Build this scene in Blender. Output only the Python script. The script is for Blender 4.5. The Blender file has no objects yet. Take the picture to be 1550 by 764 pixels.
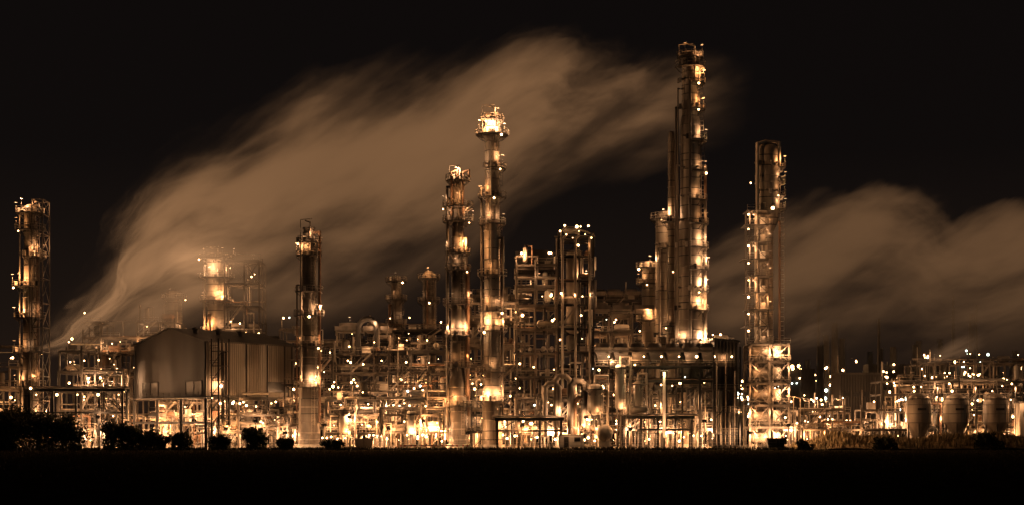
import bpy, math, random
from mathutils import Vector, Matrix
R=random.Random(7)
scene=bpy.context.scene
# ------------------------------------------------------------------ materials
def newmat(n):
    m=bpy.data.materials.new(n); m.use_nodes=True; nt=m.node_tree
    return m,nt,nt.nodes['Principled BSDF']
def surf(name,c1,c2,rough=.5,metal=0.0,scale=.6,stretch=(1,1,.25),bump=.15,fine=6):
    m,nt,p=newmat(name); N=nt.nodes; L=nt.links
    tc=N.new('ShaderNodeTexCoord'); mp=N.new('ShaderNodeMapping'); mp.inputs['Scale'].default_value=stretch
    L.new(tc.outputs['Object'],mp.inputs[0])
    n1=N.new('ShaderNodeTexNoise'); n1.inputs['Scale'].default_value=scale; n1.inputs['Detail'].default_value=6
    L.new(mp.outputs[0],n1.inputs['Vector'])
    r=N.new('ShaderNodeValToRGB'); r.color_ramp.elements[0].position=.35; r.color_ramp.elements[1].position=.65
    r.color_ramp.elements[0].color=(*c1,1); r.color_ramp.elements[1].color=(*c2,1)
    L.new(n1.outputs[0],r.inputs[0]); L.new(r.outputs[0],p.inputs['Base Color'])
    n2=N.new('ShaderNodeTexNoise'); n2.inputs['Scale'].default_value=fine; n2.inputs['Detail'].default_value=3
    L.new(tc.outputs['Object'],n2.inputs['Vector'])
    b=N.new('ShaderNodeBump'); b.inputs['Strength'].default_value=bump; b.inputs['Distance'].default_value=.05
    L.new(n2.outputs[0],b.inputs['Height']); L.new(b.outputs[0],p.inputs['Normal'])
    p.inputs['Roughness'].default_value=rough; p.inputs['Metallic'].default_value=metal
    return m
M={}
M['steel']=surf('painted_steel',(.05,.043,.036),(.125,.107,.09),.65)
M['galv']=surf('galvanised_steel',(.16,.14,.12),(.29,.26,.22),.6,.1)
M['insul']=surf('aluminium_cladding',(.11,.092,.078),(.33,.29,.24),.5,.2,.5,(1,1,.12),.1)
M['rust']=surf('rusted_steel',(.08,.045,.028),(.17,.105,.065),.85)
M['dark']=surf('dark_steel',(.010,.009,.008),(.030,.027,.024),.7)
M['white']=surf('pale_paint',(.42,.38,.33),(.58,.54,.48),.55)
M['conc']=surf('concrete',(.20,.19,.17),(.33,.31,.28),.9)
M['deck']=surf('deck_grating',(.035,.032,.03),(.08,.072,.066),.75)
M['red']=surf('red_paint',(.35,.03,.02),(.5,.06,.04),.5)
def emis(name,col,s):
    m,nt,p=newmat(name); p.inputs['Base Color'].default_value=(.8,.8,.8,1)
    p.inputs['Emission Color'].default_value=(*col,1); p.inputs['Emission Strength'].default_value=s
    m.cycles.emission_sampling='NONE'; return m
M['bulb']=emis('sodium_lamp_glass',(1,.54,.22),17)
M['bulbw']=emis('mercury_lamp_glass',(.85,1,.85),8)
def wallmat(name,c1,c2,sc):
    m=surf(name,c1,c2,.7,.0,.35,(1,1,.15),.05); nt=m.node_tree;N=nt.nodes;L=nt.links
    p=N['Principled BSDF']; tc=N.new('ShaderNodeTexCoord'); sx=N.new('ShaderNodeSeparateXYZ'); L.new(tc.outputs['Object'],sx.inputs[0])
    a=N.new('ShaderNodeMath');a.operation='ADD';L.new(sx.outputs[0],a.inputs[0]);L.new(sx.outputs[1],a.inputs[1])
    s=N.new('ShaderNodeMath');s.operation='MULTIPLY';s.inputs[1].default_value=sc;L.new(a.outputs[0],s.inputs[0])
    w=N.new('ShaderNodeMath');w.operation='SINE';L.new(s.outputs[0],w.inputs[0])
    b=N.new('ShaderNodeBump');b.inputs['Strength'].default_value=.6;b.inputs['Distance'].default_value=.06
    L.new(w.outputs[0],b.inputs['Height']);L.new(b.outputs[0],p.inputs['Normal']); return m
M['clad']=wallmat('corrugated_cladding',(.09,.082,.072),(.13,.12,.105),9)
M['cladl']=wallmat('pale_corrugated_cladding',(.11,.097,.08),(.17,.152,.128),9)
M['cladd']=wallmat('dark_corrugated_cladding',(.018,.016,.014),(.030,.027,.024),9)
M['roof']=wallmat('roof_sheeting',(.03,.027,.024),(.055,.05,.045),9)
M['glass'],_,_p=newmat('dark_window_glass'); _p.inputs['Base Color'].default_value=(.01,.01,.01,1); _p.inputs['Roughness'].default_value=.3
MK=list(M.keys()); MI={k:i for i,k in enumerate(MK)}
CR=random.Random(77)
def warm():
    t=CR.random(); return (1,.41+.13*t,.13+.14*t)
# ------------------------------------------------------------------ builder
class B:
    def __init__(s,name,origin=(0,0,0),rz=0):
        s.n=name;s.v=[];s.f=[];s.m=[];s.sm=[];s.L=[];s.o=origin;s.rz=rz
    def add(s,vs,fs,mat,sm=False):
        k=len(s.v); s.v.extend(vs); i=MI[mat]
        for f in fs:
            s.f.append([k+a for a in f]); s.m.append(i); s.sm.append(sm)
    def box(s,x,y,z,a,b,c,mat='steel'):   # centre, full size
        a/=2;b/=2;c/=2
        vs=[(x+i*a,y+j*b,z+k*c) for k in(-1,1) for j in(-1,1) for i in(-1,1)]
        s.add(vs,[(0,2,3,1),(4,5,7,6),(0,1,5,4),(2,6,7,3),(0,4,6,2),(1,3,7,5)],mat)
    def bar(s,p,q,w,mat='steel',h=None):
        h=h or w; p=Vector(p);q=Vector(q);d=(q-p)
        if d.length<1e-4: return
        d.normalize(); u=Vector((0,0,1)) if abs(d.z)<.9 else Vector((0,1,0))
        a=d.cross(u).normalized(); b=a.cross(d)
        vs=[]
        for c in(p,q):
            for i,j in((-1,-1),(1,-1),(1,1),(-1,1)): vs.append(tuple(c+a*i*w/2+b*j*h/2))
        s.add(vs,[(0,3,2,1),(4,5,6,7),(0,1,5,4),(1,2,6,5),(2,3,7,6),(3,0,4,7)],mat)
    def tube(s,p,q,r,mat='galv',n=8,r2=None,cap=True):
        r2=r if r2 is None else r2; p=Vector(p);q=Vector(q);d=q-p
        if d.length<1e-4:return
        d.normalize(); u=Vector((0,0,1)) if abs(d.z)<.9 else Vector((0,1,0))
        a=d.cross(u).normalized(); b=a.cross(d); vs=[]
        for c,rr in((p,r),(q,r2)):
            for i in range(n):
                t=2*math.pi*i/n; vs.append(tuple(c+a*math.cos(t)*rr+b*math.sin(t)*rr))
        s.add(vs,[(i,(i+1)%n,n+(i+1)%n,n+i) for i in range(n)],mat,True)
        if cap: s.add(vs,[tuple(range(n-1,-1,-1)),tuple(range(n,2*n))],mat)
    def ball(s,c,r,mat,n=8,m=4,rz=None):
        rz=rz or r; x,y,z=c
        s.lathe(x,y,[(max(.001,r*math.sin(math.pi*i/m)),z-rz*math.cos(math.pi*i/m)) for i in range(m+1)],mat,n)
    def pipe(s,pts,r,mat='galv',n=8):
        for i in range(len(pts)-1): s.tube(pts[i],pts[i+1],r,mat,n)
        for p in pts[1:-1]: s.ball(p,r*1.08,mat,n,4)
    def lathe(s,x,y,prof,mat,n=16):
        vs=[];fs=[]
        for r,z in prof:
            for i in range(n):
                t=2*math.pi*i/n; vs.append((x+r*math.cos(t),y+r*math.sin(t),z))
        for j in range(len(prof)-1):
            for i in range(n): fs.append((j*n+i,j*n+(i+1)%n,(j+1)*n+(i+1)%n,(j+1)*n+i))
        s.add(vs,fs,mat,True)
    def drum(s,x,y,z,r,l,ax='x',mat='insul',n=14):
        prof=[(-l/2-r*.5,.02),(-l/2-r*.42,r*.5),(-l/2-r*.2,r*.87),(-l/2,r),(l/2,r),(l/2+r*.2,r*.87),(l/2+r*.42,r*.5),(l/2+r*.5,.02)]
        vs=[];fs=[]
        for t,rr in prof:
            for i in range(n):
                a=2*math.pi*i/n; c,q=rr*math.cos(a),rr*math.sin(a)
                vs.append((x+t,y+c,z+q) if ax=='x' else ((x+c,y+t,z+q) if ax=='y' else (x+c,y+q,z+t)))
        for j in range(len(prof)-1):
            for i in range(n): fs.append((j*n+i,j*n+(i+1)%n,(j+1)*n+(i+1)%n,(j+1)*n+i))
        s.add(vs,fs,mat,True)
    def rail(s,p,q,mat='galv',h=1.1):
        p=Vector(p);q=Vector(q);n=max(1,int((q-p).length/1.8)); U=Vector((0,0,1))
        for z in(h,h*.55): s.bar(p+U*z,q+U*z,.07,mat)
        for i in range(n+1):
            a=p.lerp(q,i/n); s.bar(a,a+U*h,.07,mat)
    def arcdeck(s,x,y,z,ri,ro,a0,a1,mat='deck'):
        n=max(4,int(abs(a1-a0)/22)); vs=[];fs=[]
        A=[math.radians(a0+(a1-a0)*i/n) for i in range(n+1)]
        for a in A:
            c,q=math.cos(a),math.sin(a)
            vs+=[(x+ri*c,y+ri*q,z),(x+ro*c,y+ro*q,z),(x+ro*c,y+ro*q,z-.18),(x+ri*c,y+ri*q,z-.18)]
        for i in range(n):
            k=4*i
            for j in range(4): fs.append((k+j,k+(j+1)%4,k+4+(j+1)%4,k+4+j))
        fs+=[(0,1,2,3),(4*n+3,4*n+2,4*n+1,4*n)]
        s.add(vs,fs,mat)
        P=[(x+ro*math.cos(a),y+ro*math.sin(a)) for a in A]
        for i in range(n):
            for h in(.6,1.15): s.bar((*P[i],z+h),(*P[i+1],z+h),.08,'galv')
        for i,pp in enumerate(P):
            s.bar((*pp,z),(*pp,z+1.15),.08,'galv')
            if i%2==0: s.bar((*pp,z-.1),(x+ri*math.cos(A[i]),y+ri*math.sin(A[i]),z-1.3),.12,'steel')
    def ladder(s,x,y,z0,z1,nx,ny):
        px,py=-ny*.28,nx*.28
        s.bar((x+px,y+py,z0),(x+px,y+py,z1),.08,'galv'); s.bar((x-px,y-py,z0),(x-px,y-py,z1),.08,'galv')
        z=z0
        while z<z1: s.bar((x+px,y+py,z),(x-px,y-py,z),.05,'galv'); z+=.6
        z=z0+2.2
        while z<z1:
            c=[(x+px,y+py),(x+px*1.4+nx*.45,y+py*1.4+ny*.45),(x+nx*.8,y+ny*.8),(x-px*1.4+nx*.45,y-py*1.4+ny*.45),(x-px,y-py)]
            for i in range(4): s.bar((*c[i],z),(*c[i+1],z),.06,'galv')
            z+=1.0
        for c in((nx*.8,ny*.8),): s.bar((x+c[0],y+c[1],z0+2.2),(x+c[0],y+c[1],z1),.06,'galv')
    def lamp(s,x,y,z,P=300,col=None,rad=.2,pole=0):
        # luminaire: small housing above an actual lamp
        s.box(x,y,z+rad+.14,.5,.5,.12,'dark')
        if pole: s.bar((x,y+.0,z-pole),(x,y,z-rad-.08),.08,'galv')
        P*=3.6*CR.choice([.22,.5,1.0,2.5])
        if z<6: P*=3.2; rad*=1.5
        s.L.append((x,y,z,P,col or warm(),rad))
    def bulb(s,x,y,z,r=.15,mat='bulb'):
        r*=CR.uniform(.7,1.8)
        s.ball((x,y,z),r,mat,6,4)
        s.box(x,y,z+r+.1,.3,.3,.08,'dark')
    def flood(s,x,y,z,P,tgt,rad=.3,size=150):
        s.L.append((x,y,z,P,warm(),rad,tgt,size))
    def done(s):
        me=bpy.data.meshes.new(s.n); me.from_pydata(s.v,[],s.f)
        used=sorted(set(s.m)); rm={u:i for i,u in enumerate(used)}
        for u in used: me.materials.append(M[MK[u]])
        me.polygons.foreach_set('material_index',[rm[i] for i in s.m])
        me.polygons.foreach_set('use_smooth',s.sm); me.update()
        o=bpy.data.objects.new(s.n,me); o.location=s.o; o.rotation_euler[2]=s.rz
        scene.collection.objects.link(o)
        for q in s.L:
            x,y,z,P,c,r=q[:6]
            l=bpy.data.lights.new('luminaire','SPOT' if len(q)>6 else 'POINT'); l.energy=P; l.color=c; l.shadow_soft_size=r
            lo=bpy.data.objects.new('luminaire',l); lo.location=(x,y,z); lo.parent=o; scene.collection.objects.link(lo)
            if len(q)>6:
                l.spot_size=math.radians(q[7]); l.spot_blend=.5
                lo.rotation_euler=(Vector(q[6])-Vector((x,y,z))).to_track_quat('-Z','Y').to_euler()
        return o
# ------------------------------------------------------------------ column
def column(name,x,y,segs,plats,seed,P=260,lad=-60,mat='insul',pipes=3,flat=False):
    """segs: [(z,r),...] ; plats: [(z,a0,a1,out,[lamp angles])]"""
    r=random.Random(seed); b=B(name)
    prof=[]
    for i,(z,rr) in enumerate(segs):
        prof.append((rr,z))
    zt,rt=segs[-1]
    if flat:
        prof+=[(rt+.12,zt),(rt+.12,zt+.3),(rt-.2,zt+.3),(rt-.2,zt-1.5),(.02,zt-1.5)]
        b.pipe([(x+rt*.4,y-rt-.5,zt-6),(x+rt*.4,y-rt-.5,zt+1.2),(x-rt*.5,y-rt-.5,zt+1.6)],.14,'galv')
        b.bar((x-rt-.6,y,zt-3),(x-rt-.6,y,zt+2.0),.12,'galv'); b.bar((x-rt-.6,y,zt+2),(x+.6,y,zt+2.2),.12,'galv')
    else: prof+=[(rt*.85,zt+rt*.35),(rt*.5,zt+rt*.6),(.02,zt+rt*.7)]
    b.lathe(x,y,prof,mat,20)
    def rad(z):
        for i in range(len(segs)-1):
            if segs[i][0]<=z<=segs[i+1][0]:
                t=(z-segs[i][0])/max(1e-6,segs[i+1][0]-segs[i][0]); return segs[i][1]*(1-t)+segs[i+1][1]*t
        return rt
    z=2.0
    while z<zt-.2:
        q=rad(z); w=.05 if r.random()<.8 else .14
        b.lathe(x,y,[(q,z-.09),(q+w,z-.07),(q+w,z+.07),(q,z+.09)],r.choice(['galv','steel','dark']),20); z+=r.choice([1.4,1.8,2.2])
    for i in range(pipes):
        a=math.radians(r.choice([-150,-125,-100,-75,-30,-10,190,200])+r.uniform(-6,6)); pr=r.choice([.1,.16,.25,.3])
        z0=r.uniform(2,zt*.3); z1=zt*r.uniform(.6,1.0); q=max(rad(z0),rad(z1),rad((z0+z1)/2))+pr+.15
        px,py=x+q*math.cos(a),y+q*math.sin(a)
        b.pipe([(px,py,z0),(px,py,z1),(x,y,z1)],pr,r.choice(['galv','steel','rust']))
    prev=3
    for k,(pz,a0,a1,out,ls) in enumerate(plats):
        q=rad(pz); b.arcdeck(x,y,pz,q+.05,q+out,a0,a1)
        a=math.radians(lad+(25 if k%2 else 0)); rr=rad(pz)+.25
        b.ladder(x+rr*math.cos(a),y+rr*math.sin(a),prev,pz+1.1,math.cos(a),math.sin(a)); prev=pz
        for la in ls:
            t=math.radians(la); ro=q+out-.05
            b.lamp(x+ro*math.cos(t),y+ro*math.sin(t),pz+r.uniform(1.5,2.3),P*r.uniform(.6,1.5),pole=1.6)
        for j in range(3):
            t=math.radians(r.uniform(200,340)); b.tube((x+q*.9*math.cos(t),y+q*.9*math.sin(t),pz+.8),(x+(q+.6)*math.cos(t),y+(q+.6)*math.sin(t),pz+.8),.22,'steel')
        for j in range(2):
            t=math.radians(r.uniform(190,350)); b.box(x+(q+out*.6)*math.cos(t),y+(q+out*.6)*math.sin(t),pz+.5,.5,.5,1.0,r.choice(['galv','dark','white']))
        if r.random()<.6:
            t=math.radians(r.uniform(190,350)); b.bulb(x+(q+out)*math.cos(t),y+(q+out)*math.sin(t),pz-.5,.15)
    b.lathe(x,y,[(segs[0][1]*1.25,0),(segs[0][1]*1.25,1.0),(segs[0][1],1.0)],'conc',20)
    return b
# ------------------------------------------------------------------ process unit (steel frame full of pipework)
PM=['galv','galv','insul','insul','steel','rust','white','dark','dark','steel']
def unit(name,x0,x1,y0,y1,hs,seed,lamps=6,P=350,bulbs=10,fill=1.0,fans=0,dm='steel',bay=4.5,ragged=True):
    r=random.Random(seed); b=B(name)
    nx=max(1,round((x1-x0)/bay)); ny=max(1,round((y1-y0)/6)); X=[x0+(x1-x0)*i/nx+(r.uniform(-.7,.7) if 0<i<nx else 0) for i in range(nx+1)]; Y=[y0+(y1-y0)*i/ny for i in range(ny+1)]
    top={}
    for i in range(nx):
        t=len(hs) if (not ragged or r.random()<.5) else max(1,len(hs)-r.choice([0,1,1,2])); top[i]=t
    for i,x in enumerate(X):
        t=max(top.get(i,0),top.get(i-1,0))
        for y in Y:
            h=hs[t-1]+(1.2 if r.random()<.4 else 0)
            b.bar((x,y,0),(x,y,h),.34,dm); b.box(x,y,.3,.8,.8,.6,'conc')
    for li,h in enumerate(hs):
        for i in range(nx):
            if li>=top[i]: continue
            xa,xb=X[i],X[i+1]
            for y in Y: b.bar((xa,y,h),(xb,y,h),.24,dm,.42)
            for x in(xa,xb): b.bar((x,y0,h-.05),(x,y1,h-.05),.22,dm,.36)
            dk=r.random()<.55
            if dk:
                b.box((xa+xb)/2,(y0+y1)/2,h+.28,xb-xa-.05,(y1-y0)+1.2,.08,'deck')
                b.rail((xa,y0-.6,h+.3),(xb,y0-.6,h+.3))
                if li>0 and r.random()<.35:   # stair flight
                    hp=hs[li-1]; b.bar((xa+.3,y0-.9,hp+.3),(xb-.3,y0-.9,h+.3),.1,'galv',.28); b.bar((xa+.3,y0-1.7,hp+.3),(xb-.3,y0-1.7,h+.3),.1,'galv',.28)
                    for s in range(10):
                        t=(s+.5)/10; b.box(xa+.3+(xb-xa-.6)*t,y0-1.3,hp+.3+(h-hp)*t,.3,.8,.05,'galv')
                    b.bar((xa+.3,y0-1.7,hp+1.3),(xb-.3,y0-1.7,h+1.3),.07,'galv')
            hp=hs[li-1] if li else 0
            if r.random()<.28:
                yy=r.choice([y0,y1]); b.bar((xa,yy,hp),(xb,yy,h),.16,dm)
                if r.random()<.6: b.bar((xb,yy,hp),(xa,yy,h),.16,dm)
            hh=(hs[li+1] if li+1<len(hs) else h+5)-h
            if r.random()<.62*fill:
                k=r.random(); cx=(xa+xb)/2+r.uniform(-.6,.6); cy=r.uniform(y0+.6,(y0+y1)/2)
                if k<.35:
                    rr=r.uniform(.45,min(1.1,hh*.3)); b.drum(cx,cy,h+.7+rr,rr,(xb-xa)*.62,'x',r.choice(PM))
                    for e in(-1,1): b.box(cx+e*1.0,cy,h+.5,.3,rr*1.4,.6+rr*.3,'steel')
                elif k<.6:
                    rr=r.uniform(.4,1.0); l=hh*.65; b.drum(cx,cy,h+.4+l/2+rr*.5,rr,l-rr,'z',r.choice(PM))
                    b.pipe([(cx,cy,h+l),(cx,cy,h+l+.8),(cx+1.4,cy,h+l+.8),(cx+1.4,cy,h)],.16,r.choice(PM))
                elif k<.8:
                    rr=r.uniform(.4,.8)
                    for e in(-.9,.9): b.drum(cx+e,cy,h+.6+rr,rr*.8,(y1-y0)*.5,'y',r.choice(PM))
                else:
                    b.box(cx,cy,h+1.0,r.uniform(1,2),r.uniform(.8,1.4),r.uniform(.9,1.8),r.choice(['white','galv','dark']))
        n=int(r.randint(3,6)*fill)
        for j in range(n):      # long pipe runs
            rr=r.choice([.07,.1,.1,.15,.2,.32]); yy=y0+(y1-y0)*((j+r.random()*.8)/n); z=h+.25+rr+(.0 if r.random()<.6 else r.uniform(.6,1.8))
            i0=r.randint(0,max(0,nx//3)); i1=r.randint(max(i0+1,nx*2//3),nx)
            if all(top[i]>li for i in range(i0,i1)) or r.random()<.4:
                xa,xb=X[i0]-r.uniform(0,.8),X[i1]+r.uniform(0,.8)
                pts=[(xa,yy,z),(xb,yy,z)]
                if r.random()<.6: pts=[(xa,yy,max(.5,z-r.uniform(2,6)))]+pts
                if r.random()<.6: pts=pts+[(xb,yy,max(.5,z-r.uniform(2,6)))]
                b.pipe(pts,rr,r.choice(PM))
    H=hs[-1]
    for j in range(int((x1-x0)*1.3*fill)):      # risers in front plane
        x=r.uniform(x0,x1); i=min(nx-1,int((x-x0)/(x1-x0)*nx)); ht=hs[top[i]-1]
        z0=r.choice([.5,.5,r.uniform(1,ht*.6)]); z1=min(ht+1,z0+r.uniform(3,ht*.7)); rr=r.choice([.07,.1,.14,.2,.28]); yy=y0+r.uniform(-.7,(y1-y0)*.7)
        xd=r.choice([-1,1])*r.uniform(.8,3.5)
        b.pipe([(x,yy,z0),(x,yy,z1),(x+xd,yy,z1)]+([(x+xd,yy,max(.4,z1-r.uniform(1,4)))] if r.random()<.5 else []),rr,r.choice(PM))
        if r.random()<.5:
            zz=r.uniform(z0,z1); b.tube((x-rr*2,yy,zz),(x+rr*2,yy,zz),rr*1.6,'dark')
            b.lathe(x,yy,[(rr*1.7,zz-.3),(rr*1.7,zz-.22)],'steel',8)
    for f in range(fans):
        xa=x0+(x1-x0)*(f+.5)/fans; w=(x1-x0)/fans*.9
        b.box(xa,(y0+y1)/2,H+1.6,w,(y1-y0),.9,'steel'); b.lathe(xa,(y0+y1)/2,[(w*.46,H+2.05),(w*.42,H+3.0)],'steel',16)
        for e in(-1,1): b.bar((xa+e*w*.45,y0,H),(xa+e*w*.45,y0,H+1.5),.2,dm)
    for j in range(int((x1-x0)/5)):    # thin vents/masts breaking the skyline
        x=r.choice(X); t=max(top.get(X.index(x),0),top.get(X.index(x)-1,0)); zb=hs[t-1]
        if r.random()<.6: b.tube((x+.4,y0+1,zb),(x+.4,y0+1,zb+r.uniform(2,5)),r.choice([.08,.14,.22]),'galv')
    for j in range(lamps):
        i=r.randrange(nx); li=r.choice([0,r.randrange(0,top[i]+1),r.randrange(0,top[i]+1)]); z=(hs[li-1] if li>0 else 0)+r.uniform(1.8,2.8)
        if li==0: z=r.uniform(2.4,4.4)
        b.lamp(r.uniform(X[i]+.4,X[i+1]-.4),r.choice([y0-1.3,y0-1.0,y0+1.5,(y0+y1)/2]),z,P*r.uniform(.4,1.6),pole=.8)
    for j in range(bulbs):
        i=r.randrange(nx); li=r.randrange(0,top[i]+1); z=(hs[li-1] if li>0 else 0)+r.uniform(1.6,3)
        b.bulb(r.uniform(X[i],X[i+1]),y0-r.uniform(.5,1.4),z,r.uniform(.09,.18),'bulb' if r.random()<.95 else 'bulbw')
    return b
# ================================================================== COLUMNS
F=lambda z,ls=(-115,-35),out=1.3:(z,-180,180,out,list(ls))
H=lambda z,a0,a1,ls,out=1.4:(z,a0,a1,out,list(ls))
b=column('distillation_column',-99.2,306,[(0,1.7),(15,1.7),(16,1.4),(34,1.4),(35,1.2),(49.5,1.2)],
  [H(13,-200,10,(-150,-60,-20)),H(20,-200,-40,(-140,-80),2.0),H(27,-180,0,(-165,-30),1.8),H(33.5,-200,-60,(-150,-110),2.2),H(39.5,-100,60,(-20,-70),2.0),H(45,-200,20,(-140,),1.8),F(48.5,(-110,-50,-160),1.6)],1,P=260,pipes=5)
zz=[0,5,10,15,20,25,30,35,40,44,48,51]
for i in range(len(zz)-1):      # open service frame carried up beside the column
    za,zb=zz[i],zz[i+1]; C=[(-98.0,303.6),(-95.9,303.6),(-95.9,308.2),(-98.0,308.2)]
    for k in range(4):
        (xa,ya),(xb,yb)=C[k],C[(k+1)%4]
        b.bar((xa,ya,za),(xa,ya,zb),.2,'steel'); b.bar((xa,ya,zb),(xb,yb,zb),.15,'steel')
        b.bar((xa,ya,za) if i%2 else (xb,yb,za),(xb,yb,zb) if i%2 else (xa,ya,zb),.1,'steel')
b.done()
column('exhaust_stack',-42.6,312,[(0,2.2),(12,2.2),(13.5,1.75),(29,1.75),(30,1.5),(41,1.5),(41.2,1.8),(43,1.8),(44,1.2),(46,1.2)],
  [F(13,(-120,-60)),F(21.5,(-130,-50)),H(28,-200,10,(-30,)),H(33,-200,20,()),F(40.5,(-100,-160),1.2),F(43.2,(-70,),1.0)],2,P=230,mat='steel',flat=True,pipes=4).done()
column('distillation_column',-21.5,384,[(0,1.6),(44,1.6)],[F(30,(-60,)),F(37,(-120,)),F(43,(-90,))],3,P=60,mat='steel').done()
b=column('exhaust_stack',-11.2,308,[(0,1.9),(14,1.9),(15,1.5),(30,1.5),(31,1.35),(50,1.25),(53,1.15),(56.5,1.15)],
  [F(9,(-110,)),F(17,(-120,-40)),F(23.5,(-60,-140)),F(30,(-110,-30),1.6),F(37,(-100,)),F(40.5,(-60,-150)),F(47,(-120,-50,-10),1.9),F(50,(-90,-170),1.9),H(55.5,-200,20,(-90,))],4,P=210,mat='steel',pipes=6,flat=True)
for e in(-1.2,1.2): b.pipe([(-11.3+e,306.5,48),(-11.3+e,306.5,57),(-11.3+e+1.2,306.5,57.4),(-11.3+e+1.2,306.5,56.0)],.22,'rust')
b.done()
column('distillation_column',-4.1,308,[(0,2.1),(12,2.1),(13,1.8),(26,1.8),(27,1.65),(45,1.65),(46,1.5),(64,1.5),(64.5,1.9),(66,1.9),(67,1.4),(69,1.4)],
  [F(10,(-120,-60)),F(16,(-90,)),F(24.5,(-120,-40)),F(28.5,(-60,-130)),H(36,-200,0,(-100,)),F(46.5,(-110,-30),1.3),H(52,-180,0,(-150,)),H(58,-120,40,(-40,)),F(65,(-140,-90,-40),1.5),F(68,(-60,),1.0)],5,P=300,pipes=5,flat=True).done()
column('fractionating_column',37.4,312,[(0,2.7),(26,2.7),(27,2.5),(47,2.4),(48,2.1),(68,2.1),(70,1.75),(82.7,1.75)],
  [H(22,-200,0,(-130,-40)),H(29,-100,60,(-50,)),H(33,-60,60,(-30,)),H(37.5,-100,60,(-45,-10)),H(42,-100,60,(-40,)),H(47,-100,60,(-30,)),H(52,-100,60,(-60,)),H(58,-90,60,(-30,)),H(64.5,-90,60,(-25,)),H(71,-90,60,(-30,)),H(76.5,-90,60,(-25,)),H(80,-180,60,(-60,)),F(82,(-120,-30),1.0)],6,P=300,lad=-25,pipes=6,flat=True).done()
column('fractionating_column',33.9,316,[(0,.75),(66,.75),(67,.6)],[H(26,-180,0,(-140,)),H(48,-200,-60,(-150,)),],16,P=150,pipes=1).done()
column('stripper_column',33,322,[(0,1.9),(50,1.9)],[H(24,-120,40,(-60,)),H(34,-120,40,(-40,)),H(43,-120,60,(-40,)),F(49.5,(-30,),1.2)],7,P=220,pipes=4).done()
column('stripper_column',30,326,[(0,1.5),(40,1.5)],[F(28,(-100,)),F(36,(-150,)),F(39.5,(-90,))],8,P=180).done()
b=column('fractionating_column',54.6,318,[(0,1.3),(46,1.3),(49,2.5),(63.5,2.5)],
  [H(51,-40,60,(-20,)),H(54,-30,60,(-30,)),H(57,-30,60,(-15,)),H(60,-30,60,(-25,))],9,P=70,lad=-10,pipes=2)
b.pipe([(52.1,315.6,6),(52.1,315.6,64.6),(54.0,316.5,65.3),(56.9,316.8,65.0),(56.9,316.8,60)],.4,'insul',10)
b.done()
b=B('lattice_tower'); X0,X1,Y0,Y1=49.4,54.2,309,314
prev=0; LZ=[22,25.5,29,32.5,36,39.5,43,46.5,49.5]
for i,z in enumerate(LZ):
    for(x,y)in((X0,Y0),(X1-1,Y0),(X0,Y1),(X1-1,Y1)): b.bar((x,y,prev),(x,y,z),.26,'steel')
    b.box((X0+X1-1)/2-(.4 if i%2 else -.4),(Y0+Y1)/2,z,4.4+(i%3)*.7,6,.1,'deck')
    for e in(Y0,Y1): b.bar((X0,e,z),(X1-1,e,z),.25,'steel')
    b.rail((X0-.6,Y0-.9,z),(X1-.2,Y0-.9,z))
    if i:
        b.bar((X0,Y0,prev),(X1-1,Y0,z),.12,'steel') if i%2 else b.bar((X1-1,Y0,prev),(X0,Y0,z),.12,'steel')
        b.lamp(X0+(3.4 if i%2 else .6),Y0-1.0,z-1.4,100); b.lamp(X1-.4,Y0+1,z-2.0,90); b.bulb(X0-.4,Y0-1,z-1,.14)
    b.tube((X0+1.5,Y0+1,prev),(X0+1.5,Y0+1,z),.35,'insul'); prev=z
    b.box(X0+2.8,Y0+.5,z+.8,1.0,.8,1.4,'white' if i%2 else 'galv')
b.bulb(X1,Y0,50,.2); b.done()
b=B('lattice_tower_base')
for i,z in enumerate([4.5,9,13.5,18,21.5]):
    zp=[0,4.5,9,13.5,18][i]
    for x in(49,53,57):
        for y in(306,314):
            b.bar((x,y,zp),(x,y,z),.36,'steel'); 
    for y in(306,314):
        b.bar((49,y,z),(57,y,z),.28,'steel',.4)
        for xa in(49,53):
            b.bar((xa,y,zp),(xa+4,y,z),.15,'steel'); b.bar((xa+4,y,zp),(xa,y,z),.15,'steel')
    b.box(53,310,z+.25,8.2,8.5,.08,'deck'); b.rail((48.7,305.6,z+.3),(57.3,305.6,z+.3))
    b.drum(51.5,309,zp+2.4,1.1,2.6,'x','insul'); b.drum(55,308.5,zp+2.3,.8,2,'z','white')
    for x in(50,54,56.2): b.lamp(x+R.uniform(-.6,.6),305.2,z-1.4,R.uniform(160,380))
b.done()
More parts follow.
